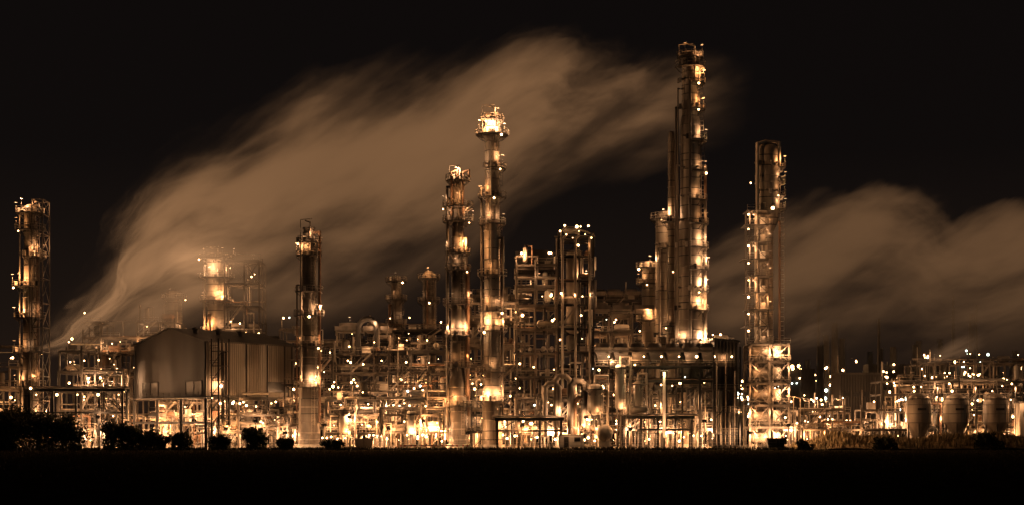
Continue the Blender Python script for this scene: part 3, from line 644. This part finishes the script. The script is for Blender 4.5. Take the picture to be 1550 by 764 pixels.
# ================================================================== steam plumes (volumes)
def plume(name,box,top,bot,xf,yc,yw,dens,col,zs=120.,warp=9,nstretch=(.016,.035,4.5),painted_glow=(),edge=12,prof=None,step=.4):
    x0,x1,y0,y1,z0,z1=box
    me=bpy.data.meshes.new(name);v=[(x,y,z) for z in(z0,z1) for y in(y0,y1) for x in(x0,x1)]
    me.from_pydata(v,[],[(0,2,3,1),(4,5,7,6),(0,1,5,4),(2,6,7,3),(0,4,6,2),(1,3,7,5)])
    m=bpy.data.materials.new(name+'_vapour');m.use_nodes=True;nt=m.node_tree;N=nt.nodes;L=nt.links;N.clear()
    out=N.new('ShaderNodeOutputMaterial');tc=N.new('ShaderNodeTexCoord')
    def mt(op,a,b=None,c=None,cl=False):
        n=N.new('ShaderNodeMath');n.operation=op;n.use_clamp=cl
        for i,q in enumerate((a,b,c)):
            if q is None:continue
            if isinstance(q,(int,float)):n.inputs[i].default_value=q
            else:L.new(q,n.inputs[i])
        return n.outputs[0]
    def noise(vec,sc,det=3,rough=.55,colr=False):
        n=N.new('ShaderNodeTexNoise');n.inputs['Scale'].default_value=sc;n.inputs['Detail'].default_value=det;n.inputs['Roughness'].default_value=rough;L.new(vec,n.inputs['Vector']);return n.outputs['Color' if colr else 'Fac']
    def mapped(rot,scl):
        mp=N.new('ShaderNodeMapping');mp.vector_type='TEXTURE';mp.inputs['Rotation'].default_value=(0,math.radians(-rot),0);mp.inputs['Scale'].default_value=scl
        L.new(tc.outputs['Object'],mp.inputs[0]);return mp.outputs[0]
    m1=mapped(30,(2.6,1.3,1)); m2=mapped(36,(4.2,1.5,1))
    wc=noise(m1,.055,3,.6,True)
    vs=N.new('ShaderNodeVectorMath');vs.operation='SUBTRACT';L.new(wc,vs.inputs[0]);vs.inputs[1].default_value=(.5,.5,.5)
    vm=N.new('ShaderNodeVectorMath');vm.operation='MULTIPLY_ADD';L.new(vs.outputs[0],vm.inputs[0]);vm.inputs[1].default_value=(warp*2,warp,warp*2.2);L.new(tc.outputs['Object'],vm.inputs[2])
    sp=N.new('ShaderNodeSeparateXYZ');L.new(vm.outputs[0],sp.inputs[0])
    t=mt('DIVIDE',mt('SUBTRACT',sp.outputs[0],x0),x1-x0,cl=True)
    def curve(pts,norm=1.,inp=None):
        n=N.new('ShaderNodeFloatCurve');c=n.mapping.curves[0];P=sorted(pts)
        c.points[0].location=(P[0][0],P[0][1]/norm);c.points[1].location=(P[-1][0],P[-1][1]/norm)
        for a,b_ in P[1:-1]:c.points.new(a,b_/norm)
        n.mapping.update();L.new(inp if inp is not None else t,n.inputs['Value']);return n.outputs[0]
    nx=lambda P:[((x-x0)/(x1-x0),z) for x,z in P]
    T=mt('MULTIPLY',curve(nx(top),zs),zs);Bo=mt('MULTIPLY',curve(nx(bot),zs),zs)
    fe=noise(m2,.16,3,.6); T=mt('ADD',T,mt('MULTIPLY',mt('SUBTRACT',fe,.55),edge))
    s=mt('DIVIDE',mt('SUBTRACT',sp.outputs[2],Bo),mt('MAXIMUM',mt('SUBTRACT',T,Bo),.5),cl=True)
    pr=curve(prof or [(0,0),(.15,.12),(.35,.36),(.6,.68),(.82,1),(.92,.6),(1,0)],1,s)
    dy=mt('DIVIDE',mt('SUBTRACT',sp.outputs[1],yc),yw);yp=mt('SUBTRACT',1,mt('MULTIPLY',dy,dy),cl=True)
    cb=N.new('ShaderNodeCombineXYZ');L.new(mt('MULTIPLY',sp.outputs[0],nstretch[0]),cb.inputs[0]);L.new(mt('MULTIPLY',sp.outputs[1],nstretch[1]),cb.inputs[1]);L.new(mt('MULTIPLY',s,nstretch[2]),cb.inputs[2])
    def mapr(v,a,b_,lo,hi=1):
        r=N.new('ShaderNodeMapRange');r.inputs['From Min'].default_value=a;r.inputs['From Max'].default_value=b_;r.inputs['To Min'].default_value=lo;r.inputs['To Max'].default_value=hi;L.new(v,r.inputs['Value']);return r.outputs[0]
    n1=mapr(noise(cb.outputs[0],1.0,5,.62),.42,.62,.05)
    n2=mapr(noise(m2,.085,5,.62),.42,.60,.08)
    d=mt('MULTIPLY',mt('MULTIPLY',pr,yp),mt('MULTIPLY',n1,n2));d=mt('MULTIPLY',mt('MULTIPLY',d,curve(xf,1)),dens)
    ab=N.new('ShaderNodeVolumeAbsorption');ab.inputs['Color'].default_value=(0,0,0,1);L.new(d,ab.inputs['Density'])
    em=N.new('ShaderNodeEmission');em.inputs['Color'].default_value=(*col,1)  # steam emits by itself, standing in for plant light scattered in it
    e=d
    if painted_glow:  # radial glow painted into the emission around chosen points
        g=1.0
        for hx,hy,hz,hr,hs in painted_glow:
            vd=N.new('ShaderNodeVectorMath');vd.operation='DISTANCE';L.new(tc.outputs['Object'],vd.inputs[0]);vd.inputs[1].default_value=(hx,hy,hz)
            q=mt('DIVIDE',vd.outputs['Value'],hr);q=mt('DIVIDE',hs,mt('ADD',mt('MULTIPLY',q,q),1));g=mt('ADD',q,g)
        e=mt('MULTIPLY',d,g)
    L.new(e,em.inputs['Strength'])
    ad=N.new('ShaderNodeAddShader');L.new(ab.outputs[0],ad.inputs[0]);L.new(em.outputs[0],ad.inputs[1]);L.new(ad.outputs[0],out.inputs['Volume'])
    m.cycles.volume_step_rate=step
    me.materials.append(m);o=bpy.data.objects.new(name,me);scene.collection.objects.link(o);return o
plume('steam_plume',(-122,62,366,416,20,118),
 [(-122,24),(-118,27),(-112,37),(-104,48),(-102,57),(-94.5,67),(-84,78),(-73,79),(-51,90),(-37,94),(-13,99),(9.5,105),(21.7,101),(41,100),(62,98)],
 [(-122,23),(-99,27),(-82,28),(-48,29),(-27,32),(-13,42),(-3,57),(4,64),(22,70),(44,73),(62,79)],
 [(0,1),(.25,1),(.5,.85),(.7,.75),(.82,.6),(.9,.3),(.96,.05),(1,0)],391,25,.34,(.165,.084,.038),painted_glow=[(-82,374,45,6,5.5),(-92,380,34,5,3.0),(-114,388,31,8,2.0),(5,391,100,22,.6)])
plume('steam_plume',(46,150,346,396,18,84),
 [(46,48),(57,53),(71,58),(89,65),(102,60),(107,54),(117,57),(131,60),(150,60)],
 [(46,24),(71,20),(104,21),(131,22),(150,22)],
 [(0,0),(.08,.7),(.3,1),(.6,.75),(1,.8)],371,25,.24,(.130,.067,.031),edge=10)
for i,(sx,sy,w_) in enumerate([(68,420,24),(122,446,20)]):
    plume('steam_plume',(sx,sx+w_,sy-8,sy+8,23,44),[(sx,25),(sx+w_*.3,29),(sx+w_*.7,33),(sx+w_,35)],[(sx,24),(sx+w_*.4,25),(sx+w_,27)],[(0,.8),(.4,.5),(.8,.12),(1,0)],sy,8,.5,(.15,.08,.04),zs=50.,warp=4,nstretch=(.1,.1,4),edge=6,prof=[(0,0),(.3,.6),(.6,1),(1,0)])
# ================================================================== world, sun, camera
w=bpy.data.worlds.new('World');scene.world=w;w.use_nodes=True;nt=w.node_tree;N=nt.nodes;L=nt.links
bg=N['Background'];sky=N.new('ShaderNodeTexSky');sky.sky_type='NISHITA';sky.sun_disc=False;sky.sun_elevation=math.radians(12);sky.sun_rotation=math.radians(150)
mx=N.new('ShaderNodeMix');mx.data_type='RGBA';mx.blend_type='MULTIPLY';mx.inputs[0].default_value=1;mx.inputs[7].default_value=(.0004,.0002,.00015,1)
L.new(sky.outputs[0],mx.inputs[6]);ad=N.new('ShaderNodeMix');ad.data_type='RGBA';ad.blend_type='ADD';ad.inputs[0].default_value=1;ad.inputs[7].default_value=(.0034,.0025,.0023,1)
L.new(mx.outputs[2],ad.inputs[6])
# faint sodium sky-glow hugging the horizon
tc=N.new('ShaderNodeTexCoord');sx=N.new('ShaderNodeSeparateXYZ');L.new(tc.outputs['Generated'],sx.inputs[0])
rp=N.new('ShaderNodeValToRGB');e=rp.color_ramp.elements;e[0].position=0;e[0].color=(.013,.0068,.0036,1);e[1].position=.18;e[1].color=(0,0,0,1);e2=e.new(.07);e2.color=(.0055,.003,.0017,1);L.new(sx.outputs[2],rp.inputs[0])
a2=N.new('ShaderNodeMix');a2.data_type='RGBA';a2.blend_type='ADD';a2.inputs[0].default_value=1;L.new(ad.outputs[2],a2.inputs[6]);L.new(rp.outputs[0],a2.inputs[7])
L.new(a2.outputs[2],bg.inputs[0]);bg.inputs[1].default_value=1
sl=bpy.data.lights.new('fill_sun','SUN');sl.energy=.06;sl.angle=math.radians(4);sl.color=(1,.76,.52);so=bpy.data.objects.new('fill_sun',sl);scene.collection.objects.link(so)  # weak warm fill added to the night scene, no sun is up
d=Vector((-.75,.62,-.12));so.rotation_euler=d.to_track_quat('-Z','Y').to_euler()
cam=bpy.data.cameras.new('camera');co=bpy.data.objects.new('camera',cam);scene.collection.objects.link(co);co.location=(0,0,4);co.rotation_euler=(math.radians(90),0,0)
cam.lens=52.26;cam.sensor_width=36;cam.shift_y=268/1550;cam.clip_end=6000;scene.camera=co
scene.view_settings.view_transform='Standard';scene.view_settings.look='None';scene.view_settings.exposure=0
